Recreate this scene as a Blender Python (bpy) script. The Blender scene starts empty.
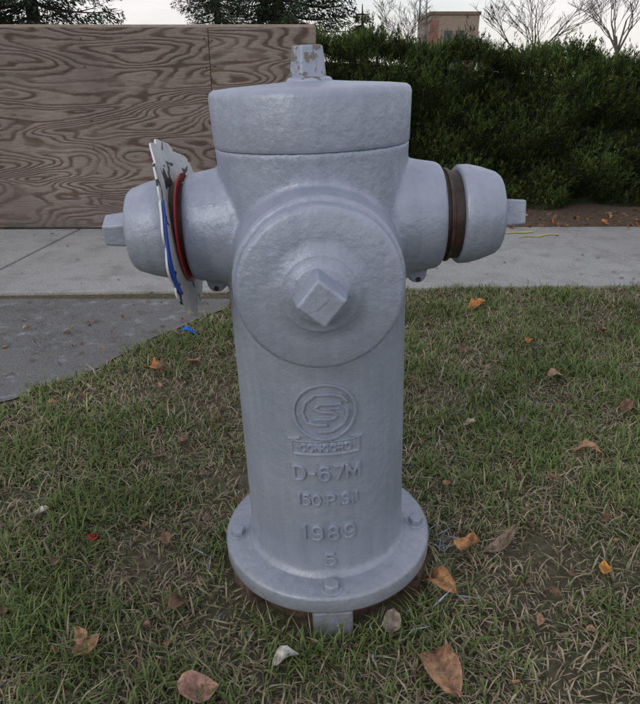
import bpy, bmesh, math, random
import numpy as np
from mathutils import Vector, Matrix, Euler
random.seed(4); rng=np.random.default_rng(7)
S=bpy.context.scene; COL=S.collection

# ---------------- helpers ----------------
def link(o,parent=None):
    COL.objects.link(o)
    if parent: o.parent=parent
    return o
def empty(name,loc=(0,0,0),rot=(0,0,0)):
    e=bpy.data.objects.new(name,None); e.location=loc; e.rotation_euler=rot; e.empty_display_size=.1
    return link(e)
def mesh_obj(name,v,f,mat=None,parent=None,smooth=False,loc=None):
    me=bpy.data.meshes.new(name); me.from_pydata([tuple(p) for p in v],[],[tuple(q) for q in f]); me.update()
    if smooth: me.polygons.foreach_set('use_smooth',[True]*len(me.polygons))
    o=bpy.data.objects.new(name,me)
    if mat: me.materials.append(mat)
    if loc: o.location=loc
    return link(o,parent)
def tri_obj(name,V,F,C,mat,parent=None):
    me=bpy.data.meshes.new(name); n=len(V); m=len(F)
    me.vertices.add(n); me.vertices.foreach_set('co',V.astype(np.float32).ravel())
    me.loops.add(m*3); me.loops.foreach_set('vertex_index',F.astype(np.int32).ravel())
    me.polygons.add(m); me.polygons.foreach_set('loop_start',np.arange(0,m*3,3,dtype=np.int32))
    me.update(calc_edges=True)
    a=me.color_attributes.new('Col','FLOAT_COLOR','POINT')
    c4=np.ones((n,4),np.float32); c4[:,:3]=C; a.data.foreach_set('color',c4.ravel())
    me.materials.append(mat); me.validate()
    return link(bpy.data.objects.new(name,me),parent)
def lathe(profile,seg=64,M=Matrix()):
    v=[];f=[]
    rings=[]
    for r,z in profile:
        if r<1e-6: rings.append([len(v)]); v.append(M@Vector((0,0,z)))
        else:
            rings.append(list(range(len(v),len(v)+seg)))
            for i in range(seg):
                a=2*math.pi*i/seg; v.append(M@Vector((r*math.cos(a),r*math.sin(a),z)))
    for A,B in zip(rings,rings[1:]):
        if len(A)==1:
            for i in range(seg): f.append((A[0],B[(i+1)%seg],B[i]))
        elif len(B)==1:
            for i in range(seg): f.append((A[i],A[(i+1)%seg],B[0]))
        else:
            for i in range(seg): f.append((A[i],A[(i+1)%seg],B[(i+1)%seg],B[i]))
    return v,f
def join(parts):
    V=[];F=[]
    for v,f in parts:
        o=len(V); V+=list(v); F+=[tuple(i+o for i in q) for q in f]
    return V,F
def fixn(o):
    bm=bmesh.new(); bm.from_mesh(o.data); bmesh.ops.recalc_face_normals(bm,faces=bm.faces[:]); bm.to_mesh(o.data); bm.free()
def box(x0,x1,y0,y1,z0,z1):
    v=[Vector(p) for p in((x0,y0,z0),(x1,y0,z0),(x1,y1,z0),(x0,y1,z0),(x0,y0,z1),(x1,y0,z1),(x1,y1,z1),(x0,y1,z1))]
    return v,[(0,3,2,1),(4,5,6,7),(0,1,5,4),(1,2,6,5),(2,3,7,6),(3,0,4,7)]
def prism(n,r1,r2,h,M,rot=0,z0=0):
    v=[];
    for k,(r,z) in enumerate(((r1,z0),(r2,z0+h))):
        for i in range(n):
            a=rot+2*math.pi*i/n; v.append(M@Vector((r*math.cos(a),r*math.sin(a),z)))
    f=[tuple(range(n))[::-1],tuple(range(n,2*n))]+[(i,(i+1)%n,n+(i+1)%n,n+i) for i in range(n)]
    return v,f
def bev(o,w,seg=2,ang=30):
    m=o.modifiers.new('b','BEVEL'); m.width=w; m.segments=seg; m.limit_method='ANGLE'; m.angle_limit=math.radians(ang)
    return o
def autosmooth(o,ang=40):
    o.data.polygons.foreach_set('use_smooth',[True]*len(o.data.polygons))
    bm=bmesh.new(); bm.from_mesh(o.data)
    for e in bm.edges:
        if len(e.link_faces)==2 and e.calc_face_angle(0)>math.radians(ang): e.smooth=False
    bm.to_mesh(o.data); bm.free()

# ---------------- node helpers ----------------
def newmat(name):
    m=bpy.data.materials.new(name); m.use_nodes=True; nt=m.node_tree
    return m,nt,nt.nodes['Principled BSDF']
def N(nt,t,**k):
    n=nt.nodes.new(t)
    for a,b in k.items():
        if a in n.inputs: n.inputs[a].default_value=b
        else: setattr(n,a,b)
    return n
def noise(nt,vec,scale,detail=4,rough=.55,dist=0):
    n=N(nt,'ShaderNodeTexNoise',Scale=scale,Detail=detail,Roughness=rough,Distortion=dist)
    nt.links.new(vec,n.inputs['Vector']); return n
def ramp(nt,fac,stops):
    r=nt.nodes.new('ShaderNodeValToRGB'); e=r.color_ramp.elements
    while len(e)<len(stops): e.new(.5)
    for i,(p,c) in enumerate(stops):
        e[i].position=p; e[i].color=(*c,1) if len(c)==3 else c
    nt.links.new(fac,r.inputs[0]); return r
def g(v): return (v,v,v)
def mix(nt,fac,a,b,mode='MIX'):
    m=nt.nodes.new('ShaderNodeMix'); m.data_type='RGBA'; m.blend_type=mode
    for s,i in ((fac,0),(a,6),(b,7)):
        if isinstance(s,(int,float)): m.inputs[i].default_value=s
        elif isinstance(s,tuple): m.inputs[i].default_value=(*s,1)
        else: nt.links.new(s,m.inputs[i])
    return m.outputs[2]
def math_(nt,op,a,b=0.0):
    m=nt.nodes.new('ShaderNodeMath'); m.operation=op
    for i,s in enumerate((a,b)):
        if isinstance(s,(int,float)): m.inputs[i].default_value=s
        else: nt.links.new(s,m.inputs[i])
    return m.outputs[0]
def bump(nt,h,strength,dist,prev=None):
    b=N(nt,'ShaderNodeBump',Strength=strength,Distance=dist); nt.links.new(h,b.inputs['Height'])
    if prev: nt.links.new(prev,b.inputs['Normal'])
    return b.outputs[0]
def coord(nt,which='Object',scale=(1,1,1),rot=(0,0,0)):
    t=nt.nodes.new('ShaderNodeTexCoord'); mp=nt.nodes.new('ShaderNodeMapping')
    mp.inputs['Scale'].default_value=scale; mp.inputs['Rotation'].default_value=rot
    nt.links.new(t.outputs[which],mp.inputs[0]); return mp.outputs[0]

# silver-blue hydrant paint
def paint(name,worn=0.0):
    m,nt,b=newmat(name); L=nt.links; c=coord(nt)
    n1=noise(nt,c,8,4,.55); n2=noise(nt,c,75,3,.55); n3=noise(nt,c,240,3,.6)
    cs=coord(nt,scale=(30,30,4)); n4=noise(nt,cs,2.2,5,.6)
    base=ramp(nt,n1.outputs[0],[(.3,(.265,.305,.39)),(.7,(.355,.395,.485))]).outputs[0]
    base=mix(nt,.4,base,ramp(nt,n4.outputs[0],[(.3,(.24,.28,.36)),(.7,(.385,.425,.515))]).outputs[0])
    sp=ramp(nt,n2.outputs[0],[(.68,g(0)),(.75,g(1))]).outputs[0]
    base=mix(nt,math_(nt,'MULTIPLY',sp,.35),base,(.14,.15,.16))
    tc=nt.nodes.new('ShaderNodeTexCoord'); sep=nt.nodes.new('ShaderNodeSeparateXYZ'); L.new(tc.outputs['Object'],sep.inputs[0])
    low=math_(nt,'SUBTRACT',.13,sep.outputs[2]); low=math_(nt,'MULTIPLY',low,8)
    low=math_(nt,'MULTIPLY',low,n2.outputs[0])
    lr=ramp(nt,low,[(.05,g(0)),(.5,g(.65))]).outputs[0]
    base=mix(nt,lr,base,(.19,.18,.16))
    if worn>0:
        w=ramp(nt,n2.outputs[0],[(1-worn-.03,g(0)),(1-worn+.03,g(1))]).outputs[0]
        base=mix(nt,w,base,(.17,.15,.13))
    L.new(base,b.inputs['Base Color'])
    b.inputs['Metallic'].default_value=.2
    rr=ramp(nt,n1.outputs[0],[(.3,g(.33)),(.7,g(.46))]); L.new(rr.outputs[0],b.inputs['Roughness'])
    p=bump(nt,n1.outputs[0],.3,.006); p=bump(nt,n2.outputs[0],.6,.0024,p); p=bump(nt,n4.outputs[0],.2,.002,p); p=bump(nt,n3.outputs[0],.5,.0009,p)
    L.new(p,b.inputs['Normal']); return m
PAINT=paint('silver_paint'); WORN=paint('worn_silver_paint',.45)
def simple(name,c1,c2,scale=8,rough=.8,bs=.4,bd=.003,metal=0):
    m,nt,b=newmat(name); c=coord(nt); n=noise(nt,c,scale,6,.65)
    nt.links.new(ramp(nt,n.outputs[0],[(.32,c1),(.68,c2)]).outputs[0],b.inputs['Base Color'])
    b.inputs['Roughness'].default_value=rough; b.inputs['Metallic'].default_value=metal
    nt.links.new(bump(nt,n.outputs[0],bs,bd),b.inputs['Normal']); return m
RUST=simple('rust',(.035,.026,.020),(.15,.10,.07),60,.85,.8,.006)
DARK=simple('old_thread',(.012,.009,.008),(.05,.026,.018),80,.55)
GASK=simple('gasket',(.018,.011,.009),(.075,.04,.028),70,.5)
def vcol(name,rough=.75,spec=.25,transl=0,mottle=0):
    m,nt,b=newmat(name); a=nt.nodes.new('ShaderNodeAttribute'); a.attribute_name='Col'
    out=a.outputs['Color']
    if mottle:
        n=noise(nt,coord(nt),mottle,5,.7); out=mix(nt,1.0,out,ramp(nt,n.outputs[0],[(.35,g(.45)),(.6,g(1.15))]).outputs[0],'MULTIPLY')
        nt.links.new(bump(nt,n.outputs[0],.5,.002),b.inputs['Normal'])
    nt.links.new(out,b.inputs['Base Color']); b.inputs['Roughness'].default_value=rough
    b.inputs['Specular IOR Level'].default_value=spec
    return m
LEAFY=vcol('foliage',.75,.15); GRASSM=vcol('grass_blades',.6,.3); DEADLEAF=vcol('dead_leaf',.65,.35,0,120); BARK=vcol('bark',.9,.1)

# ---------------- FIRE HYDRANT ----------------
HY=empty('fire_hydrant',(.0145,0,0),(0,math.radians(-2.1),math.radians(2.0)))
RB=.1235
def axisM(origin,direction):
    d=Vector(direction).normalized(); q=Vector((0,0,1)).rotation_difference(d); return Matrix.Translation(origin)@q.to_matrix().to_4x4()
Mf=axisM((-0.001,0,.547),(0,-1,0)); Ml=axisM((0,0,.581),(-1,0,0)); Mr=axisM((0,0,.583),(1,0,0))
parts=[lathe([(0,.05),(.134,.05),(.132,.077),(.127,.081),(RB,.088),(RB,.672),(.1245,.684),(0,.684)],96),
       lathe([(0,0),(.107,0),(.105,.09),(.101,.125),(.0995,.165),(.096,.170),(0,.170)],96,Mf)]
for M in (Ml,Mr):
    parts.append(lathe([(0,0),(.084,0),(.082,.11),(.077,.125),(.074,.14),(.0715,.155),(.0705,.163),(.066,.168),(0,.168)],80,M))
for sx in (-1,1): 
    v,f=prism(20,.014,.0135,.009,Matrix.Translation((sx*.140,.0,.5035))@Matrix.Rotation(math.radians(90),4,'X')); parts.append((v,f))
V,F=join(parts); body=mesh_obj('barrel',V,F,PAINT,HY); fixn(body)
m=body.modifiers.new('r','REMESH'); m.mode='VOXEL'; m.voxel_size=.003; m.use_smooth_shade=True
m=body.modifiers.new('s','SMOOTH'); m.factor=.5; m.iterations=10
for sx in (-1,1):
    V,F=lathe([(0,-.004),(.0038,-.004),(.0038,.0004),(0,.0004)],20,axisM((sx*.141,-.0088,.4965),(0,-1,0))); mesh_obj('lug_hole',V,F,DARK,HY)
V,F=lathe([(0,.6842),(.1237,.6842),(.1244,.6852),(.1250,.689),(.1265,.742),(.1245,.7475),(.120,.7505),(.10,.7525),(.05,.7555),(.03,.757),(0,.757)],128)
bonnet=mesh_obj('bonnet',V,F,PAINT,HY); fixn(bonnet); autosmooth(bonnet,50)
V,F=join([lathe([(0,.75),(.03,.75),(.029,.759),(.024,.762),(0,.762)],48),prism(5,.0255,.021,.040,Matrix(),.5,.757)])
o=mesh_obj('operating_nut',V,F,WORN,HY); fixn(o); bev(o,.0025,3)
V,F=lathe([(0,.044),(.164,.044),(.168,.047),(.1685,.050),(.1685,.069),(.167,.0725),(.163,.0745),(.14,.0755),(.128,.077),(.12,.079),(0,.079)],128)
o=mesh_obj('base_flange',V,F,PAINT,HY); fixn(o); autosmooth(o,50)
bolts=[]
for a in (-90,-4,-174,88,45,135):
    x,y=.148*math.cos(math.radians(a)),.148*math.sin(math.radians(a))
    M=Matrix.Translation((x,y,0)); bolts+= [prism(6,.0125,.0118,.012,M,math.radians(a*1.7),.074),lathe([(0,.072),(.0165,.072),(.0165,.0775),(0,.0775)],24,M)]
V,F=join(bolts); o=mesh_obj('flange_bolts',V,F,PAINT,HY); fixn(o); bev(o,.002,2)
V,F=lathe([(0,-.06),(.140,-.06),(.140,.015),(.144,.03),(.144,.0425),(0,.0425)],64)
o=mesh_obj('lower_flange',V,F,RUST,HY); fixn(o); autosmooth(o,40)
lug=[]
for a in (-90,-22,-150,30,100,170):
    M=Matrix.Rotation(math.radians(a),4,'Z'); v,f=box(.12,.164,-.030,.030,-.02,.0435); lug.append(([M@p for p in v],f))
V,F=join(lug[:1]+lug[3:]); o=mesh_obj('base_lugs',V,F,PAINT,HY); fixn(o); bev(o,.004,2)
V,F=join([([p+Vector((0,0,-.006)) for p in v],f) for v,f in lug[1:3]]); o=mesh_obj('rusty_lugs',V,F,RUST,HY); fixn(o); bev(o,.006,2)
V,F=lathe([(0,.160),(.090,.160),(.0915,.171),(.0935,.175),(.094,.180),(.0935,.192),(.0915,.1965),(.087,.1985),(.060,.2005),(.0465,.201),(.0445,.2035),(.042,.2045),(.034,.2045),(.0325,.207),(.030,.2085),(0,.2085)],128,Mf)
o=mesh_obj('front_cap',V,F,PAINT,HY); fixn(o); autosmooth(o,60)
V,F=prism(4,.0325,.027,.034,Mf,math.radians(6),.205)
o=mesh_obj('front_cap_nut',V,F,PAINT,HY); fixn(o); bev(o,.003,3)
V,F=box(-.009,.009,-.0008,.0008,.2385,.2400); V=[Mf@Matrix.Rotation(math.radians(40),4,'Z')@p for p in V]
mesh_obj('nut_casting_mark',V,F,PAINT,HY)
for nm,M,rot in (('left',Ml,.2),('right',Mr,.62)):
    s=.189 if nm=='left' else .191
    V,F=lathe([(0,.15),(.0585,.15),(.0585,s+.004),(0,s+.004)],64,M)
    o=mesh_obj(nm+'_threads',V,F,DARK,HY); fixn(o); autosmooth(o)
    if nm=='right':
        V,F=lathe([(.055,.1735),(.0615,.1735),(.0622,.1755),(.0615,.1775),(.055,.1775)],64,M); o=mesh_obj('right_gasket',V,F,GASK,HY); fixn(o); autosmooth(o)
    V,F=lathe([(.055,s),(.0635,s),(.0655,s+.003),(.0655,s+.014),(.062,s+.030),(.055,s+.050),(.051,s+.055),(.046,s+.0565),(.028,s+.057),(.026,s+.060),(0,s+.060)],80,M)
    o=mesh_obj(nm+'_cap',V,F,PAINT,HY); fixn(o); autosmooth(o,60)
    V,F=prism(5 if nm=='left' else 4,.0265,.0225,.036,M,rot,s+.056)
    o=mesh_obj(nm+'_cap_nut',V,F,PAINT,HY); fixn(o); bev(o,.003,3)

# raised casting marks: stroke lettering wrapped on the barrel
def wrap(v,z0,R=RB,x0=0):
    a=(v[0]+x0)/R; r=R+v[2]; return Vector((r*math.sin(a),-r*math.cos(a),z0+v[1]))
def strip(pts,w,z0,h=.0026,closed=False,x0=0):
    n=len(pts); V=[];F=[]
    P=[Vector(p) for p in pts]
    for i in range(n):
        a=P[(i-1)%n] if (closed or i>0) else P[i]; b=P[(i+1)%n] if (closed or i<n-1) else P[i]
        t=(b-a).normalized(); nn=Vector((-t.y,t.x))
        for s,hh in ((-1,-.003),(-1,h),(1,h),(1,-.003)):
            k=.5 if hh<0 else .42
            q=P[i]+nn*s*w*k; V.append(wrap((q.x,q.y,hh),z0,x0=x0))
    m=n if closed else n-1
    for i in range(m):
        j=(i+1)%n
        for k in range(4): F.append((i*4+k,j*4+k,j*4+(k+1)%4,i*4+(k+1)%4))
    if not closed: F+=[(0,1,2,3),((n-1)*4+3,(n-1)*4+2,(n-1)*4+1,(n-1)*4)]
    return V,F
def arc(cx,cy,rx,ry,a0,a1,n=14): return [(cx+rx*math.cos(math.radians(a0+(a1-a0)*i/n)),cy+ry*math.sin(math.radians(a0+(a1-a0)*i/n))) for i in range(n+1)]
GL={
'D':(.72,[[(0,0),(0,1)],[(0,1),(.3,1)]+arc(.3,.5,.42,.5,90,-90)+[(.3,0),(0,0)]]),
'-':(.45,[[(0,.48),(.45,.48)]]),
'6':(.66,[arc(.36,.68,.33,.32,40,180,10)+[(.03,.35)]+[],arc(.33,.31,.30,.31,0,360,22)]),
'7':(.62,[[(0,1),(.62,1),(.22,0)]]),
'M':(.86,[[(0,0),(0,1),(.43,.25),(.86,1),(.86,0)]]),
'1':(.16,[[(-.06,.82),(.1,1),(.1,0)]]),
'5':(.6,[[(.56,1),(.08,1),(.04,.56)]+arc(.28,.31,.31,.31,125,-150,18)]),
'0':(.66,[arc(.33,.5,.33,.5,0,360,26)]),
'P':(.62,[[(0,0),(0,1),(.34,1)]+arc(.34,.74,.27,.26,90,-90,10)+[(.34,.48),(0,.48)]]),
'.':(.14,[[(0,.02),(.16,.02)]]),
'S':(.6,[arc(.3,.75,.28,.25,30,270,14)+arc(.3,.25,.28,.25,90,-150,14)]),
'I':(.06,[[(.03,0),(.03,1)]]),
'9':(.66,[arc(.33,.69,.30,.31,0,360,22),[(.63,.65)]+arc(.30,.32,.33,.32,0,-140,10)]),
'8':(.64,[arc(.32,.75,.25,.25,0,360,20),arc(.32,.26,.31,.26,0,360,22)]),
'C':(.66,[arc(.36,.5,.36,.5,45,315,20)]),
'O':(.74,[arc(.37,.5,.37,.5,0,360,26)]),
'N':(.7,[[(0,0),(0,1),(.7,0),(.7,1)]]),
'R':(.64,[[(0,0),(0,1),(.34,1)]+arc(.34,.75,.27,.25,90,-90,10)+[(.34,.5),(0,.5)],[(.3,.5),(.62,0)]]),
' ':(.12,[])}
def densify(p,step):
    out=[p[0]]
    for a,b in zip(p,p[1:]):
        d=math.hypot(b[0]-a[0],b[1]-a[1]); k=max(1,int(d/step))
        out+=[(a[0]+(b[0]-a[0])*i/k,a[1]+(b[1]-a[1])*i/k) for i in range(1,k+1)]
    return out
marks=[]
def text(t,width,height,z,w,gap=.3,h=.0028):
    tot=sum(GL[c][0] for c in t)+gap*(len(t)-1); sx=width/tot; x=-tot/2
    for c in t:
        for p in GL[c][1]:
            pts=densify([((x+q[0])*sx,(q[1]-.5)*(height-w)) for q in p],.003)
            seg=[pts[0]]
            for i in range(1,len(pts)):
                seg.append(pts[i])
                if i<len(pts)-1:
                    a=Vector(pts[i])-Vector(pts[i-1]); b=Vector(pts[i+1])-Vector(pts[i])
                    if a.length>1e-7 and b.length>1e-7 and a.angle(b)>math.radians(38):
                        e=a.normalized()*w*.3; seg.append((pts[i][0]+e.x,pts[i][1]+e.y)); marks.append(strip(seg,w,z,h)); e=b.normalized()*w*.3; seg=[(pts[i][0]-e.x,pts[i][1]-e.y),pts[i]]
            if len(seg)>1: marks.append(strip(seg,w,z,h))
        x+=GL[c][0]+gap
text('D-67M',.091,.027,.260,.0048,.28,.0036)
text('150 P.S.I',.083,.021,.215,.0038,.28,.0032)
text('1989',.074,.028,.157,.0048,.42,.0036)
text('5',.015,.025,.108,.0048,.3,.0036)
text('CONCORD',.068,.0125,.301,.0024,.30,.0034)
R0=.041; zl=.356; u=.030
marks.append(strip([(R0*math.cos(a),R0*math.sin(a)) for a in np.linspace(0,2*math.pi,72,endpoint=False)],.0045,zl,.0034,closed=True))
def dens(p): return densify([(u*a,u*b) for a,b in p],.004)
marks+=[strip(dens([(1.0,.45),(.75,.75),(.3,.9),(-.4,.9),(-.85,.5),(-.98,0),(-.8,-.5),(-.35,-.62),(.1,-.62)]),.0048,zl,.0034),
       strip(dens([(.75,.4),(-.2,.42),(-.45,.22),(-.2,.05),(.35,.0),(.55,-.2),(.3,-.35),(-.5,-.33)]),.0048,zl,.0034),
       strip(dens([(1.0,.1),(1.0,-.2),(.85,-.6),(.3,-.95),(-.3,-.98)]),.0048,zl,.0034),
       strip(dens([(.25,.2),(.7,.16)]),.004,zl)]
ln=lambda a,b: densify([a,b],.004)
marks+=[strip(ln((-.046,.0105),(.046,.0105)),.0026,.301),strip(ln((-.046,-.0105),(.046,-.0105)),.0026,.301),strip(ln((-.046,-.011),(-.046,.011)),.0026,.301),strip(ln((.046,-.011),(.046,.011)),.0026,.301),
        strip(ln((-.046,0),(.046,0)),.022,.301,.0007),strip(ln((-.052,.012),(-.034,.0155)),.0045,.301),strip(ln((.034,.0155),(.052,.012)),.0045,.301)]
V,F=join(marks); o=mesh_obj('casting_marks',V,F,PAINT,HY); fixn(o)
m=o.modifiers.new('r','REMESH'); m.mode='VOXEL'; m.voxel_size=.0006; m.use_smooth_shade=True
m=o.modifiers.new('s','SMOOTH'); m.factor=.5; m.iterations=3

# plastic marker rings on left nozzle
def ring(name,ri,ro,xpos,mat,tilt=(0,0),wav=0,bend=0,th=.0012,a0=0,a1=360):
    full=(a1-a0)>=360
    n=180 if full else 60; V=[];F=[]
    for i in range(n):
        a=math.radians(a0+(a1-a0)*i/(n if full else n-1))
        rr=ro+(wav*(abs(math.sin(a*6))**.5-.7)*2.2+wav*.5*math.sin(a*17+1))
        if not full: rr=ri+(rr-ri)*math.sin(math.pi*i/(n-1))**.5+.0005
        for r in (ri,ri+(rr-ri)*.5,rr):
            y=r*math.cos(a); z=r*math.sin(a)
            off=bend*(y*y-z*z)*8+ (bend*1.2*(r-.060)*math.sin(a*3+.6))
            for s in (-1,1):
                V.append(Vector((-xpos+off+s*th+tilt[0]*z+tilt[1]*y,y,.581+z)))
    for i in range(n if full else n-1):
        j=(i+1)%n
        A=[i*6+k for k in range(6)];B=[j*6+k for k in range(6)]
        F+=[(A[0],A[2],B[2],B[0]),(A[2],A[4],B[4],B[2]),(A[1],B[1],B[3],A[3]),(A[3],B[3],B[5],A[5]),(A[4],A[5],B[5],B[4]),(A[0],B[0],B[1],A[1])]
    o=mesh_obj(name,V,F,mat,HY,True); fixn(o); autosmooth(o,50); return o
m,nt,b=newmat('marker_plastic'); c=coord(nt); n=noise(nt,c,30,2,.5,1.0); n9=noise(nt,c,18,5,.7)
wc=ramp(nt,n9.outputs[0],[(.35,(.50,.50,.48)),(.6,(.70,.71,.72))]).outputs[0]
nt.links.new(mix(nt,ramp(nt,n.outputs[0],[(.61,g(0)),(.625,g(1))]).outputs[0],wc,(.03,.03,.035)),b.inputs['Base Color']); b.inputs['Roughness'].default_value=.45
WHITE=m
BLUE=simple('blue_plastic',(.01,.06,.38),(.015,.09,.5),20,.4,.05); RED=simple('red_plastic',(.25,.02,.015),(.38,.03,.02),20,.4,.05)
ring('white_marker_ring',.060,.113,.1785,WHITE,(-.10,.07),.004,.075)
ring('blue_marker_band',.101,.114,.1755,BLUE,(-.10,.07),0,.075,.0008,148,222)
ring('red_marker_ring',.0605,.0715,.1720,RED,(-.02,.03),0,.0)

# ---------------- GROUND ----------------
m,nt,b=newmat('soil_and_thatch'); c=coord(nt); n1=noise(nt,c,3,6,.6); n2=noise(nt,c,60,8,.7)
a=ramp(nt,n2.outputs[0],[(.3,(.035,.026,.016)),(.5,(.10,.08,.05)),(.7,(.20,.165,.11))]).outputs[0]
a=mix(nt,ramp(nt,n1.outputs[0],[(.4,g(.1)),(.65,g(.5))]).outputs[0],a,(.07,.08,.03))
nt.links.new(a,b.inputs['Base Color']); b.inputs['Roughness'].default_value=.95
nt.links.new(bump(nt,n2.outputs[0],.9,.012),b.inputs['Normal'])
mesh_obj('ground',[(-400,-400,0),(400,-400,0),(400,400,0),(-400,400,0)],[(0,1,2,3)],m)

def xedge(y): return np.interp(y,[-3,-.6,-.3,.1,.55,.8,1.02,1.28,1.45],[-9,-4.2,-3,-1.5,-.81,-.62,-.48,-.35,-.33])
m,nt,b=newmat('asphalt'); c=coord(nt); n1=noise(nt,c,2.2,5,.6); n2=noise(nt,c,220,3,.7); n3=noise(nt,c,11,7,.75)
a=ramp(nt,n2.outputs[0],[(.38,g(.07)),(.62,(.23,.225,.22))]).outputs[0]
a=mix(nt,ramp(nt,n1.outputs[0],[(.35,g(.1)),(.7,g(.5))]).outputs[0],a,(.21,.205,.21))
a=mix(nt,ramp(nt,n3.outputs[0],[(.55,g(0)),(.64,g(.65))]).outputs[0],a,(.32,.345,.39))
a=mix(nt,ramp(nt,n3.outputs[0],[(.36,g(.65)),(.45,g(0))]).outputs[0],a,(.06,.055,.05))
v=N(nt,'ShaderNodeTexVoronoi',Scale=1.3,feature='DISTANCE_TO_EDGE'); 
vd=nt.nodes.new('ShaderNodeVectorMath'); vd.operation='ADD'; nt.links.new(c,vd.inputs[0]); nt.links.new(n3.outputs[1],vd.inputs[1]); nt.links.new(vd.outputs[0],v.inputs['Vector'])
a=mix(nt,ramp(nt,v.outputs[0],[(.0,g(.85)),(.014,g(0))]).outputs[0],a,(.03,.028,.025))
nt.links.new(a,b.inputs['Base Color']); b.inputs['Roughness'].default_value=.9; nt.links.new(bump(nt,n2.outputs[0],.9,.005),b.inputs['Normal'])
ys=np.linspace(-3,1.36,90); pts=[]
for y in ys: pts.append((float(xedge(y))+.012*math.sin(y*37)+.008*math.sin(y*91+1)+.02*math.sin(y*11),float(y),.004))
n=len(pts); V=[(-12,p[1],.004) for p in pts]+pts
mesh_obj('asphalt_path',V,[(i,n+i,n+i+1,i+1) for i in range(n-1)],m)

m,nt,b=newmat('concrete'); c=coord(nt); n1=noise(nt,c,1.6,6,.6); n2=noise(nt,c,150,4,.7); n3=noise(nt,c,5,8,.8)
a=ramp(nt,n1.outputs[0],[(.3,(.28,.27,.265)),(.7,(.40,.39,.385))]).outputs[0]
a=mix(nt,.5,a,ramp(nt,n2.outputs[0],[(.35,g(.15)),(.65,g(.49))]).outputs[0])
a=mix(nt,ramp(nt,n3.outputs[0],[(.48,g(0)),(.64,g(.65))]).outputs[0],a,(.19,.18,.165))
nt.links.new(a,b.inputs['Base Color']); b.inputs['Roughness'].default_value=.9; nt.links.new(bump(nt,n2.outputs[0],.5,.003),b.inputs['Normal'])
CONC=m
def yn(x): return 1.455+.04*x*(1 if abs(x)<3 else 3/abs(x))
def yf(x): return 2.50+.02*x*(1 if abs(x)<3 else 3/abs(x))
J=[(-12,-12),(-6.4,-6.4),(-5.1,-5.1),(-3.8,-3.8),(-2.6,-2.6),(-1.38,-1.28),(-.05,-.05),(1.55,1.13),(2.9,2.6),(4.2,4.1),(5.5,5.5),(12,12)]
parts=[]
for (a0,a1),(b0,b1) in zip(J,J[1:]):
    gp=.006
    q=[(a0+gp,yn(a0)),(b0-gp,yn(b0)),(b1-gp,yf(b1)),(a1+gp,yf(a1))]
    v=[Vector((x,y,-.05)) for x,y in q]+[Vector((x,y,.014)) for x,y in q]
    parts.append((v,[(0,3,2,1),(4,5,6,7),(0,1,5,4),(1,2,6,5),(2,3,7,6),(3,0,4,7)]))
V,F=join(parts); o=mesh_obj('sidewalk',V,F,CONC); bev(o,.006,2)
YEL=simple('yellow_marking_paint',(.38,.36,.24),(.55,.48,.12),60,.8)
def stroke(pts,w):
    V=[];F=[]
    for i,(x,y) in enumerate(pts):
        k=w*(.5+1.0*random.random()); V+=[(x,y-k,.0175),(x+.004,y+k,.0175)]
    for i in range(len(pts)-1): F.append((2*i,2*i+2,2*i+3,2*i+1))
    return [Vector(v) for v in V],F
V,F=join([stroke([(.93+.02*i,2.36+.004*i) for i in range(10)],.016),stroke([(1.0+.02*i,2.27+.007*i+.01*math.sin(i)) for i in range(12)],.014),stroke([(1.75+.03*i,2.30) for i in range(8)],.015)])
mesh_obj('yellow_marking',V,F,YEL)

# ---------------- blades util ----------------
def norm(a): return a/np.maximum(np.linalg.norm(a,axis=1,keepdims=True),1e-9)
def blades(base,d,length,width,col,tipcol=None,fat=.45):
    n=len(base); r=rng.normal(size=(n,3)); s=norm(np.cross(d,r))*width[:,None]
    m=base+d*(length*fat)[:,None]; t=base+d*length[:,None]
    V=np.stack([base,m+s,m-s,t],1).reshape(-1,3)
    i=np.arange(n)*4; F=np.concatenate([np.stack([i,i+1,i+2],1),np.stack([i+1,i+3,i+2],1)])
    tc=col if tipcol is None else tipcol
    C=np.stack([col*.7,col,col,tc],1).reshape(-1,3); return V,F,C
def merge(L):
    V=[];F=[];C=[];o=0
    for v,f,c in L: V.append(v);F.append(f+o);C.append(c);o+=len(v)
    return np.concatenate(V),np.concatenate(F),np.concatenate(C)
def field(x,y,cell,seed):
    r=np.random.default_rng(seed).random((200,200)); u=x/cell+100; v=y/cell+100
    i=np.clip(np.floor(u).astype(int),0,198); j=np.clip(np.floor(v).astype(int),0,198); fu=u-np.floor(u); fv=v-np.floor(v)
    fu=fu*fu*(3-2*fu); fv=fv*fv*(3-2*fv)
    return r[i,j]*(1-fu)*(1-fv)+r[i+1,j]*fu*(1-fv)+r[i,j+1]*(1-fu)*fv+r[i+1,j+1]*fu*fv

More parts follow.
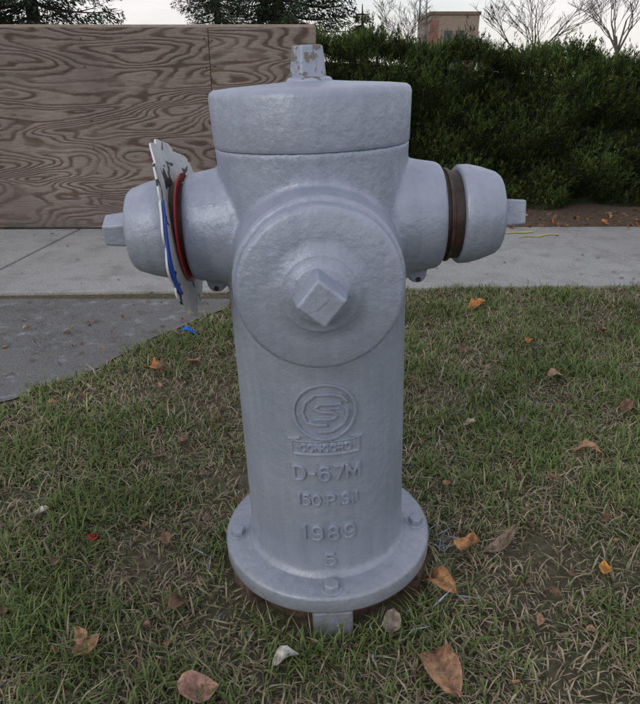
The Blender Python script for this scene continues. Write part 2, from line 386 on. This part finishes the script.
# ---------------- GRASS ----------------
def grass(n,xr,yr,dead=.36,hs=1.0,lay=.0,ws=1.0):
    x=rng.uniform(*xr,n); y=rng.uniform(*yr,n)
    f=.40*field(x,y,.15,1)+.35*field(x,y,.055,2)+.25*field(x,y,.45,3)
    hr=np.hypot(x-.0145,y)
    k=(x>xedge(y)+.05*(field(x,y,.06,9)-.5)*2+.01)&(y<1.45+.04*np.clip(x,-3,3)+.02*field(x,y,.03,4))&(hr>.168+.02*(field(x,y,.03,31)-.3))&(rng.random(n)<-.25+1.95*f)
    x,y,f,hr=x[k],y[k],f[k],hr[k]; n=len(x)
    isd=rng.random(n)<(dead+1.7*(.5-f))
    h=(.011+.026*rng.random(n)**1.6)*(0.55+.85*f)*hs
    long=rng.random(n)<.03; h[long]*=1.8
    h[hr<.24]*=.8
    az=rng.uniform(0,2*np.pi,n); ln=rng.uniform(.3,1.5,n)+lay+isd*.7
    dx,dy=np.cos(az),np.sin(az)
    w=rng.uniform(.0008,.0017,n)*ws
    sx,sy=-dy*w,dx*w
    z0=np.full(n,.0)
    L=h/np.sqrt(1+ln**2)*1.35
    p0=np.stack([x,y,z0],1); m=np.stack([x+dx*ln*L*.35,y+dy*ln*L*.35,L*.62],1); t=np.stack([x+dx*ln*L,y+dy*ln*L,L*rng.uniform(.7,1.0,n)],1)
    s=np.stack([sx,sy,np.zeros(n)],1)
    V=np.stack([p0-s,p0+s,m-s*.9,m+s*.9,t],1).reshape(-1,3)
    i=np.arange(n)*5; F=np.concatenate([np.stack([i,i+1,i+3],1),np.stack([i,i+3,i+2],1),np.stack([i+2,i+3,i+4],1)])
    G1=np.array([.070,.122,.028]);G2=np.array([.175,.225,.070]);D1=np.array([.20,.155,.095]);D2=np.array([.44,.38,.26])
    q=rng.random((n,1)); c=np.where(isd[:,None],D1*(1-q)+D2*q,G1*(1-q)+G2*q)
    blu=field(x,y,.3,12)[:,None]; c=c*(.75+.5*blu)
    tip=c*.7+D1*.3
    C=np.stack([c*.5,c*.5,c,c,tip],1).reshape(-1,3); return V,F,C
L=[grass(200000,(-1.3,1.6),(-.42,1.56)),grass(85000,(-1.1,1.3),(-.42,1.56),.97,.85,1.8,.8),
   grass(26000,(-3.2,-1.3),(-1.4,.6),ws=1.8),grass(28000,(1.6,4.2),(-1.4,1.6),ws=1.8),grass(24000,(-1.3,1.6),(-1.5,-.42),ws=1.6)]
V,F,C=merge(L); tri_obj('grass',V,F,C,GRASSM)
n=340; a=rng.uniform(0,2*np.pi,n); a[:90]=rng.normal(-.6,.5,90); r=rng.uniform(.168,.215,n)
base=np.stack([.0145+r*np.cos(a),r*np.sin(a),np.zeros(n)],1); d=norm(np.stack([np.cos(a)*.5+rng.normal(0,.5,n),np.sin(a)*.5+rng.normal(0,.5,n),rng.uniform(.3,.9,n)],1))
q=rng.random((n,1)); col=np.array([.11,.17,.055])*(1-q)+np.array([.40,.35,.24])*q
V,F,C=blades(base,d,rng.uniform(.025,.06,n),np.full(n,.0014),col); 
paintd=rng.random(n)<.12; C=C.reshape(n,4,3); C[paintd]=np.array([.33,.40,.52]); C=C.reshape(-1,3)
tri_obj('grass_tufts',V,F,C,GRASSM)

# ---------------- FALLEN LEAVES ----------------
def leaf(x,y,z,size,az,col,asp=.55,curl=.3,tilt=(0,0),lobed=0):
    V=[];F=[];C=[]
    M=Matrix.Translation((x,y,z))@Euler((tilt[0],tilt[1],az)).to_matrix().to_4x4()
    L=size/2
    rows=9; bd=random.uniform(-.2,.2)
    for i in range(rows+1):
        t=i/rows; hw=asp*L*(math.sin(math.pi*min(1,t**.8))**.8 if 0<t<1 else .02)
        if lobed: hw*=1+.28*math.cos(t*math.pi*5)
        hw*=random.uniform(.9,1.1)
        for k in (-1,-.5,0,.5,1):
            yy=hw*k; zz=curl*(yy*yy)/(asp*L)+ .25*L*math.sin(t*5+x*30)*curl*2 + (-.05*L if k==0 else 0)+random.uniform(-1,1)*.05*L
            V.append(M@Vector(((t-.5)*2*L,yy+bd*L*math.sin(t*3.1),zz))); cc=np.array(col)*random.uniform(.6,1.2)*(.65 if k==0 else 1); C.append(cc)
    for i in range(rows):
        for k in range(4):
            a=i*5+k; F+=[(a,a+5,a+6),(a,a+6,a+1)]
    o=len(V); 
    for p in ((-L,-.012*L,0),(-L,.012*L,0),(-1.45*L,.05*L,.1*L)): V.append(M@Vector(p)); C.append(np.array(col)*.6)
    F.append((o,o+1,o+2))
    return np.array([tuple(v) for v in V]),np.array(F),np.array(C)
TAN=(.42,.25,.14);OR=(.52,.20,.06);BR=(.20,.115,.07);GR=(.30,.26,.21);PK=(.46,.28,.19);YE=(.5,.30,.10)
LV=[(.189,-.079,.075,2.2,(.50,.25,.11),.45),(.172,-.235,.095,1.75,(.38,.21,.12),.5),(.552,1.228,.085,.4,OR,.5),(.255,.011,.055,1.0,(.5,.24,.10),.7),(.318,.025,.075,.6,(.26,.19,.14),.28),
(.467,-.049,.035,1.2,(.6,.27,.06),.6),(.577,.307,.06,-.5,TAN,.55),(.637,.674,.05,.2,PK,.6),(.349,.412,.035,.1,(.5,.42,.3),.6),(-.459,.721,.06,-.6,OR,.6),(-.43,.71,.05,.4,BR,.6),
(-.356,.767,.05,.9,TAN,.6),(-.332,-.203,.045,.9,TAN,.55),(-.345,-.19,.04,2.2,TAN,.5),(-.161,-.27,.055,.1,(.44,.25,.19),.8),(-.049,-.221,.04,.3,(.55,.52,.46),.8),(-.519,.099,.03,.2,(.5,.47,.4),.7),
(.105,-.162,.04,1.3,(.30,.25,.20),.7),(.635,.917,.04,1.2,OR,.6),(-.397,.025,.028,1.5,(.35,.03,.02),.7),(.75,.5,.045,.7,BR,.6),(.42,.85,.04,1.8,BR,.6),
(-.30,.35,.035,1,BR,.7),(-.27,.02,.03,2,BR,.6),(.9,1.0,.05,1,TAN,.6),(.22,.62,.035,.3,BR,.6),(-.22,-.12,.04,1.1,BR,.6),(.47,.2,.03,2.1,BR,.6),(.25,.18,.03,1.1,TAN,.6)]
L=[]
for (x,y,s,az,c,asp) in LV: L.append(leaf(x,y,.020+random.uniform(0,.006),s,az,c,asp,.55,(random.uniform(-.35,.35),random.uniform(-.3,.3)),lobed=random.random()<.4))
for i in range(460):
    x,y=random.uniform(-1.0,1.5),random.uniform(-.35,1.4)
    if math.hypot(x,y)<.19: continue
    L.append(leaf(x,y,random.uniform(.006,.020),random.uniform(.007,.024),random.uniform(0,6),random.choice([BR,TAN,BR,GR,BR]),.55,.6,(random.uniform(-.6,.6),random.uniform(-.6,.6))))
for i in range(460):
    x=random.uniform(.2,4.5); y=random.choice([random.uniform(2.5,2.95),random.gauss(2.68,.09)])
    L.append(leaf(x,y,random.uniform(.01,.035),random.uniform(.02,.05),random.uniform(0,6),random.choice([BR,TAN,OR,BR,(.28,.13,.06)]),.6,.5,(random.uniform(-.6,.6),random.uniform(-.6,.6))))
for i in range(70):
    L.append(leaf(random.uniform(-1.4,-.4),random.uniform(.6,1.42),.009,random.uniform(.006,.018),random.uniform(0,6),random.choice([BR,GR,BR]),.6,.3))
for i in range(60):
    L.append(leaf(random.uniform(-1.8,2.2),random.uniform(1.5,2.45),.018,random.uniform(.006,.020),random.uniform(0,6),random.choice([BR,BR,TAN]),.6,.3))
V,F,C=merge(L); tri_obj('fallen_leaves',V,F,C,DEADLEAF)
V,F,C=leaf(-.409,.974,.03,.05,.2,(.01,.16,.65),.5,.6,(0.2,0)); tri_obj('plastic_scrap',V,F,C,DEADLEAF)

m=simple('mulch',(.05,.035,.026),(.17,.115,.08),55,.95,.9,.02)
nx=60; V=[];F=[]
for i in range(nx+1):
    x=-.3+i*.2
    for j,(y,z) in enumerate(((2.50+.02*min(x,3)+.02,.006),(2.62,.02),(2.9,.035),(3.6,.03))): V.append((x,y+.015*math.sin(i*2.1+j),z+.006*math.sin(i*1.7+j)))
for i in range(nx):
    for j in range(3): a=i*4+j; F.append((a,a+4,a+5,a+1))
mesh_obj('mulch_bed',V,F,m)

# ---------------- HEDGE ----------------
HG=empty('hedge')
def htop(x): return .905-.055*np.minimum(x,3)
n=10500
xx=np.where(rng.random(n)<.70,rng.uniform(-.05,2.3,n),rng.uniform(2.3,8,n))
zz=rng.random(n)**.9; top=rng.random(n)<.30
bulge=.30*(field(xx,zz,.27,21)-.5)+.16*(field(xx,zz,.10,22)-.5)
zt=htop(xx)+.10*(field(xx,xx*0,.16,23)-.5)
y=2.97-bulge*.9+.26*np.clip(zz-.55,0,1)**2; z=.03+zz*zt
yt=rng.uniform(3.02,3.9,n); y=np.where(top,yt,y); z=np.where(top,zt+.08*(field(xx,yt,.12,25)-.5),z)
P=np.stack([xx,y,z],1)
out=np.where(top[:,None],np.array([0,-.25,1.0]),np.array([0,-.55,.9]))
per=36
ax=norm(out+rng.normal(0,.30,(n,3))); plen=rng.uniform(.05,.12,n); plen=np.where(rng.random(n)<.10,plen*1.6,plen)
t=rng.random((n,per)); C0=np.repeat(P,per,0)+np.repeat(ax,per,0)*(t.reshape(-1,1)*np.repeat(plen,per)[:,None]-.03)
nb=len(C0); tt=t.reshape(-1)
C0+=rng.normal(0,.0055,(nb,3))*(1.2-tt)[:,None]*1.6
d=norm(np.repeat(ax,per,0)*1.0+rng.normal(0,.45,(nb,3))*(1.15-.5*tt)[:,None])
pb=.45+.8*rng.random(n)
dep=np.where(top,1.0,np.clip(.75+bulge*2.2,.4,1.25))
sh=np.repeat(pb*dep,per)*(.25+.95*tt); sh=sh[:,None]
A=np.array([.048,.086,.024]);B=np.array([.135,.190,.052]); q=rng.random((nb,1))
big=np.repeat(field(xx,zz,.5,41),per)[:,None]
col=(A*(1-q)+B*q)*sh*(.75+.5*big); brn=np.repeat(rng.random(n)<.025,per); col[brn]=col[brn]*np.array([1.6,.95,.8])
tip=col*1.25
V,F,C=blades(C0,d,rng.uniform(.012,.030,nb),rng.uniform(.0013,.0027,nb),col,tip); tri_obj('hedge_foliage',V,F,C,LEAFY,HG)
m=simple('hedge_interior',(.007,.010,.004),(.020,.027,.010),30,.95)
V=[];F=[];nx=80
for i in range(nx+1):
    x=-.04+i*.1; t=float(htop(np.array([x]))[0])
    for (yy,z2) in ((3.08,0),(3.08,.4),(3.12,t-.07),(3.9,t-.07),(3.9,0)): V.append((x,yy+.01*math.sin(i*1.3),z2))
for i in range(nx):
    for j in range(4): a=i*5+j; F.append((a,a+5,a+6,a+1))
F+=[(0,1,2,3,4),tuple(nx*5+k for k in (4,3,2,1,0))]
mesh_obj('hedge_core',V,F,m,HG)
n2=14000; b2=np.stack([rng.uniform(0,8,n2),rng.uniform(3.88,3.95,n2),rng.uniform(0,.80,n2)],1)
V,F,C=blades(b2,norm(np.array([0,.8,.5])+rng.normal(0,.5,(n2,3))),rng.uniform(.06,.12,n2),rng.uniform(.012,.02,n2),np.tile(A,(n2,1))); tri_obj('hedge_back_foliage',V,F,C,LEAFY,HG)

# ---------------- PLYWOOD FENCE ----------------
m,nt,b=newmat('weathered_plywood'); L_=nt.links
tc=nt.nodes.new('ShaderNodeTexCoord'); info=nt.nodes.new('ShaderNodeAttribute'); info.attribute_name='pid'
cmb=nt.nodes.new('ShaderNodeVectorMath'); cmb.operation='ADD'; L_.new(tc.outputs['Object'],cmb.inputs[0]); L_.new(info.outputs['Vector'],cmb.inputs[1])
mp=nt.nodes.new('ShaderNodeMapping'); mp.inputs['Scale'].default_value=(.85,1,4.2); L_.new(cmb.outputs[0],mp.inputs[0])
big=noise(nt,mp.outputs[0],1.3,1.8,.4,.45)
mp2=nt.nodes.new('ShaderNodeMapping'); mp2.inputs['Scale'].default_value=(5,5,70); L_.new(cmb.outputs[0],mp2.inputs[0])
fine=noise(nt,mp2.outputs[0],2.5,6,.75)
mp3=nt.nodes.new('ShaderNodeMapping'); mp3.inputs['Scale'].default_value=(7,7,22); L_.new(cmb.outputs[0],mp3.inputs[0])
wig=noise(nt,mp3.outputs[0],1.2,4,.6)
ph=math_(nt,'ADD',math_(nt,'MULTIPLY',big.outputs[0],170),math_(nt,'MULTIPLY',wig.outputs[0],6.5))
wv=math_(nt,'ADD',math_(nt,'MULTIPLY',math_(nt,'SINE',ph),.5),.5)
stain=noise(nt,tc.outputs['Object'],2.0,6,.65); fade=noise(nt,mp.outputs[0],3.1,4,.6)
lt=ramp(nt,stain.outputs[0],[(.3,(.175,.145,.130)),(.7,(.335,.275,.245))]).outputs[0]
dk=ramp(nt,stain.outputs[0],[(.3,(.060,.036,.029)),(.7,(.125,.070,.050))]).outputs[0]
wl=ramp(nt,wv,[(.45,g(0)),(.92,g(.95))]).outputs[0]
wl=math_(nt,'MULTIPLY',wl,ramp(nt,fade.outputs[0],[(.33,g(.35)),(.55,g(1))]).outputs[0])
col=mix(nt,wl,lt,dk)
col=mix(nt,ramp(nt,fine.outputs[0],[(.48,g(0)),(.66,g(.7))]).outputs[0],col,(.115,.095,.085))
sepz=nt.nodes.new('ShaderNodeSeparateXYZ'); L_.new(tc.outputs['Object'],sepz.inputs[0])
dz=ramp(nt,math_(nt,'ADD',sepz.outputs[2],math_(nt,'MULTIPLY',math_(nt,'SUBTRACT',stain.outputs[0],.5),.4)),[(.0,g(.7)),(.25,g(0))]).outputs[0]
col=mix(nt,dz,col,(.13,.12,.11))
L_.new(col,b.inputs['Base Color']); b.inputs['Roughness'].default_value=.9
hh=math_(nt,'SUBTRACT',math_(nt,'MULTIPLY',fine.outputs[0],.9),math_(nt,'MULTIPLY',wv,.6))
L_.new(bump(nt,hh,.8,.007),b.inputs['Normal'])
PLY=m
FN=empty('plywood_fence',(0,2.50,0))
xr=-.02
for i in range(5):
    x1=xr if i==0 else xr-.515-(i-1)*1.22
    x0=(xr-.515 if i==0 else x1-1.22)+.003
    v,f=box(x0,x1,0.002*(i%2),.018+.002*(i%2),.016,.972); o=mesh_obj('panel_%d'%(i+1),v,f,PLY,FN); bev(o,.0015,1)
    at=o.data.attributes.new('pid','FLOAT_VECTOR','POINT'); at.data.foreach_set('vector',[i*3.7+1.1,0,i*1.3+.7]*len(o.data.vertices))
v,f=box(-5.4,xr-.004,.0225,.11,.955,.985); o=mesh_obj('top_rail',v,f,simple('grey_rail_wood',(.26,.21,.17),(.42,.35,.30),12,.85),FN); bev(o,.003,2)
P=[]
for x in (-.08,-.55,-1.76,-2.98,-4.2,-5.3): P.append(box(x-.045,x+.045,.0225,.11,0,.954))
P.append(box(-5.4,xr-.02,.1105,.15,.2,.29)); P.append(box(-5.4,xr-.02,.1105,.15,.72,.81))
V,F=join(P); mesh_obj('posts_and_rails',V,F,simple('post_wood',(.2,.14,.1),(.3,.22,.16),10,.85),FN)
P=[]
for x in (-.515,-.555,-1.15,-1.735,-1.775,-2.35,-2.955,-2.995):
    for k in range(8): P.append(lathe([(.0042,0),(.0035,.0015),(0,.0015)],8,axisM((x+random.uniform(-.006,.006),-.0003+.002*(x<-.535 and x>-1.75),.06+k*.123+random.uniform(-.01,.01)),(0,-1,0))))
V,F=join(P); mesh_obj('nail_heads',V,F,DARK,FN)

# ---------------- SPRUCES ----------------
def tube(pts,rads,seg=6,col=(.06,.05,.04)):
    V=[];F=[];C=[]
    for i,p in enumerate(pts):
        a=pts[max(i-1,0)];b=pts[min(i+1,len(pts)-1)]; t=(b-a).normalized(); s=t.cross(Vector((.3,.9,.1))).normalized(); u2=t.cross(s)
        for k in range(seg):
            an=2*math.pi*k/seg; V.append(tuple(p+(s*math.cos(an)+u2*math.sin(an))*rads[i])); C.append(col)
    for i in range(len(pts)-1):
        for k in range(seg):
            a=i*seg+k;b=i*seg+(k+1)%seg; F+=[(a,b,b+seg),(a,b+seg,a+seg)]
    return np.array(V),np.array(F),np.array(C)
def spruce(x,y,H,R,seed,z0=.5,dens=1.0,A=(.016,.028,.018),B=(.05,.075,.04)):
    rnd=random.Random(seed); root=empty('spruce_tree',(x,y,0))
    tr=tube([Vector((0,0,0)),Vector((.03,0,H*.5)),Vector((0,0,H))],[.12,.07,.01],8); tri_obj('trunk',*tr,BARK,root)
    br=[];bl=[];A=np.array(A);B=np.array(B)
    z=z0
    while z<H-.2:
        nbr=rnd.randint(6,9) if z<2.6 else 5; dn=dens*(1 if z<2.6 else .4)
        for k in range(nbr):
            a=rnd.uniform(0,2*math.pi); Lb=R*(1-(z-z0)/(H-z0))**.8*rnd.uniform(.65,1.15)+.1
            dirv=Vector((math.cos(a),math.sin(a),0)); pts=[]
            ns=6
            for i in range(ns+1):
                t=i/ns; pts.append(dirv*Lb*t+Vector((0,0,z+Lb*(-.35*t+.28*t*t)*1.0)))
            br.append(tube(pts,[.018*(1-i/ns)+.003 for i in range(ns+1)],4))
            nn=int(330*dn*Lb/1.2)+3; t=np.array([rnd.random()**.75 for _ in range(nn)])
            pa=np.array([tuple(p) for p in pts]); ii=np.minimum((t*ns).astype(int),ns-1); fr=(t*ns-ii)[:,None]
            pos=pa[ii]*(1-fr)+pa[ii+1]*fr
            side=np.array([-dirv.y,dirv.x,0]); sw=rng.normal(0,1,(nn,1))*(.16*Lb*(1.15-t))[:,None]
            pos=pos+side*sw+np.array([0,0,1])*(-np.abs(sw)*.35-rng.random((nn,1))*.16)
            dd=norm(np.array(dirv)*.6+side*np.sign(sw)*.6+rng.normal(0,.4,(nn,3))+np.array([0,0,-.45]))
            q=rng.random((nn,1)); bl.append(blades(pos,dd,rng.uniform(.05,.13,nn),rng.uniform(.006,.014,nn)*(1 if dn==dens else 1.7),A*(1-q)+B*q))
        z+=rnd.uniform(.14,.26)*(1 if z<2.6 else 2.2)
    tri_obj('branches',*merge(br),BARK,root); tri_obj('needles',*merge(bl),LEAFY,root)
spruce(-4.6,10.5,8.5,1.95,3,.8,.9); spruce(-.75,11.8,7.5,1.4,5,.8,1.0); spruce(-7.6,12.5,8,2,8,.9,.5); spruce(-2.6,17,7,1.1,17,1.2,.6)
spruce(1.0,16,2.3,.55,13,.3,.9,(.035,.05,.018),(.09,.11,.04))

# ---------------- BARE TREES ----------------
def bare(x,y,H,seed,r0=.09,col=(.07,.055,.05)):
    rnd=random.Random(seed); root=empty('bare_tree',(x,y,0)); L=[]
    def grow(p,d,Ln,r,dep):
        pts=[p];q=p.copy();dd=d.copy()
        for i in range(4):
            dd=(dd+Vector((rnd.gauss(0,.09),rnd.gauss(0,.09),rnd.gauss(.03,.05)))).normalized(); q=q+dd*Ln/4; pts.append(q.copy())
        L.append(tube(pts,[r*(1-.09*i) for i in range(5)],6 if dep<2 else 3,col))
        if dep>=6: return
        for k in range(rnd.choice([2,3,3]) if dep>0 else 5):
            ax=Vector((rnd.gauss(0,1),rnd.gauss(0,1),rnd.gauss(0,.3))).normalized()
            nd=(dd+ax*rnd.uniform(.35,.75)).normalized(); nd.z=abs(nd.z)*.8+.12; nd.normalize()
            grow(pts[rnd.choice([2,3,4,4])] if dep>0 else pts[rnd.choice([3,4])],nd,Ln*rnd.uniform(.62,.85),max(r*.56,.006),dep+1)
    grow(Vector((0,0,0)),Vector((0,0,1)),H*.28,r0,0)
    tri_obj('trunk_and_limbs',*merge(L),BARK,root)
bare(6.1,20,4.0,2,.06,(.12,.10,.09)); bare(11.5,26,5.5,9,.08,(.14,.12,.11)); bare(2.9,24,4.0,14,.05,(.15,.12,.10))

# ---------------- DISTANT BUILDING + MAST ----------------
BD=empty('brick_building',(11.6,60,0))
BRK,nt,b=newmat('brown_brick'); c=coord(nt); bt=N(nt,'ShaderNodeTexBrick',Scale=4.0); bt.inputs['Color1'].default_value=(.23,.17,.135,1); bt.inputs['Color2'].default_value=(.30,.23,.185,1); bt.inputs['Mortar'].default_value=(.32,.29,.26,1)
rx=coord(nt,rot=(math.radians(90),0,0)); nt.links.new(rx,bt.inputs['Vector']); nt.links.new(bt.outputs[0],b.inputs['Base Color']); b.inputs['Roughness'].default_value=.9
v,f=box(-2.1,2.1,0,7,0,5.5); mesh_obj('walls',v,f,BRK,BD)
v,f=box(-2.2,2.2,-.1,7.1,5.5,5.75); mesh_obj('roof',v,f,simple('roof_metal',(.12,.09,.07),(.18,.13,.10),3,.6),BD)
v,f=box(-2.13,-1.4,-.05,-.003,2.6,5.1); mesh_obj('red_cladding',v,f,simple('red_cladding',(.22,.10,.08),(.27,.13,.10),3,.7),BD)
P=[box(x-.35,x+.35,-.04,-.002,z,z+1.1) for x in (-.5,.5) for z in (.9,3.2)]; V,F=join(P); mesh_obj('windows',V,F,simple('window_glass',(.03,.035,.04),(.05,.06,.07),3,.15),BD)
v,f=box(1.1,1.9,-.06,-.002,0,2.1); mesh_obj('door',v,f,RUST,BD)
MT=empty('lattice_mast',(9.1,62,0)); L=[]
for sx in (-1,1):
    for sy in (-1,1): L.append(tube([Vector((sx*.35,sy*.35,0)),Vector((sx*.22,sy*.22,12))],[.04,.03],5,(.25,.25,.26)))
for k in range(20):
    z=k*.6; w=.35-.13*z/12
    for a,b2 in (((-w,-w),(w,-w)),((w,-w),(w,w)),((w,w),(-w,w)),((-w,w),(-w,-w))):
        L.append(tube([Vector((*a,z)),Vector((*b2,z+.6))],[.02,.02],4,(.25,.25,.26)))
tri_obj('mast_frame',*merge(L),BARK,MT)

# ---------------- WORLD / LIGHT ----------------
EL,AZ=30,-140
w=bpy.data.worlds.new('World'); S.world=w; w.use_nodes=True; nt=w.node_tree; bg=nt.nodes['Background']
sky=nt.nodes.new('ShaderNodeTexSky'); sky.sky_type='NISHITA'; sky.sun_disc=False; sky.sun_elevation=math.radians(EL); sky.sun_rotation=math.radians(AZ); sky.dust_density=2.0
tc=nt.nodes.new('ShaderNodeTexCoord'); mp=nt.nodes.new('ShaderNodeMapping'); mp.inputs['Scale'].default_value=(1,1,3.5); nt.links.new(tc.outputs['Generated'],mp.inputs[0])
cn=noise(nt,mp.outputs[0],2.4,6,.6,.3); cf=ramp(nt,cn.outputs[0],[(.36,g(.55)),(.6,g(.95))]).outputs[0]
# cloud deck: brighter and warmer toward the horizon
sz=nt.nodes.new('ShaderNodeSeparateXYZ'); nt.links.new(tc.outputs['Generated'],sz.inputs[0])
deck=ramp(nt,sz.outputs[2],[(.0,(.92,.86,.82)),(.22,(.74,.75,.79)),(1,(.68,.70,.75))]).outputs[0]
dk2=nt.nodes.new('ShaderNodeVectorMath'); dk2.operation='SCALE'; nt.links.new(deck,dk2.inputs[0]); dk2.inputs['Scale'].default_value=9.6
cl=mix(nt,cf,sky.outputs[0],dk2.outputs[0])
nt.links.new(cl,bg.inputs[0]); bg.inputs[1].default_value=.125
sd=Vector((math.sin(math.radians(AZ))*math.cos(math.radians(EL)),math.cos(math.radians(AZ))*math.cos(math.radians(EL)),math.sin(math.radians(EL))))
sl=bpy.data.lights.new('sun','SUN'); sl.energy=.5; sl.angle=math.radians(20); sl.color=(1,.95,.88)
so=bpy.data.objects.new('sun',sl); so.rotation_euler=sd.to_track_quat('Z','Y').to_euler(); link(so)

# ---------------- CAMERA ----------------
cam=bpy.data.cameras.new('camera'); co=bpy.data.objects.new('camera',cam); link(co)
co.location=(0,-.85,.763); co.rotation_euler=(math.radians(90-23.8),0,0)
cam.sensor_fit='HORIZONTAL'; cam.sensor_width=36; cam.lens=35.3; cam.clip_start=.02; cam.clip_end=2000
S.camera=co
S.view_settings.view_transform='Standard'; S.view_settings.look='None'; S.view_settings.exposure=0
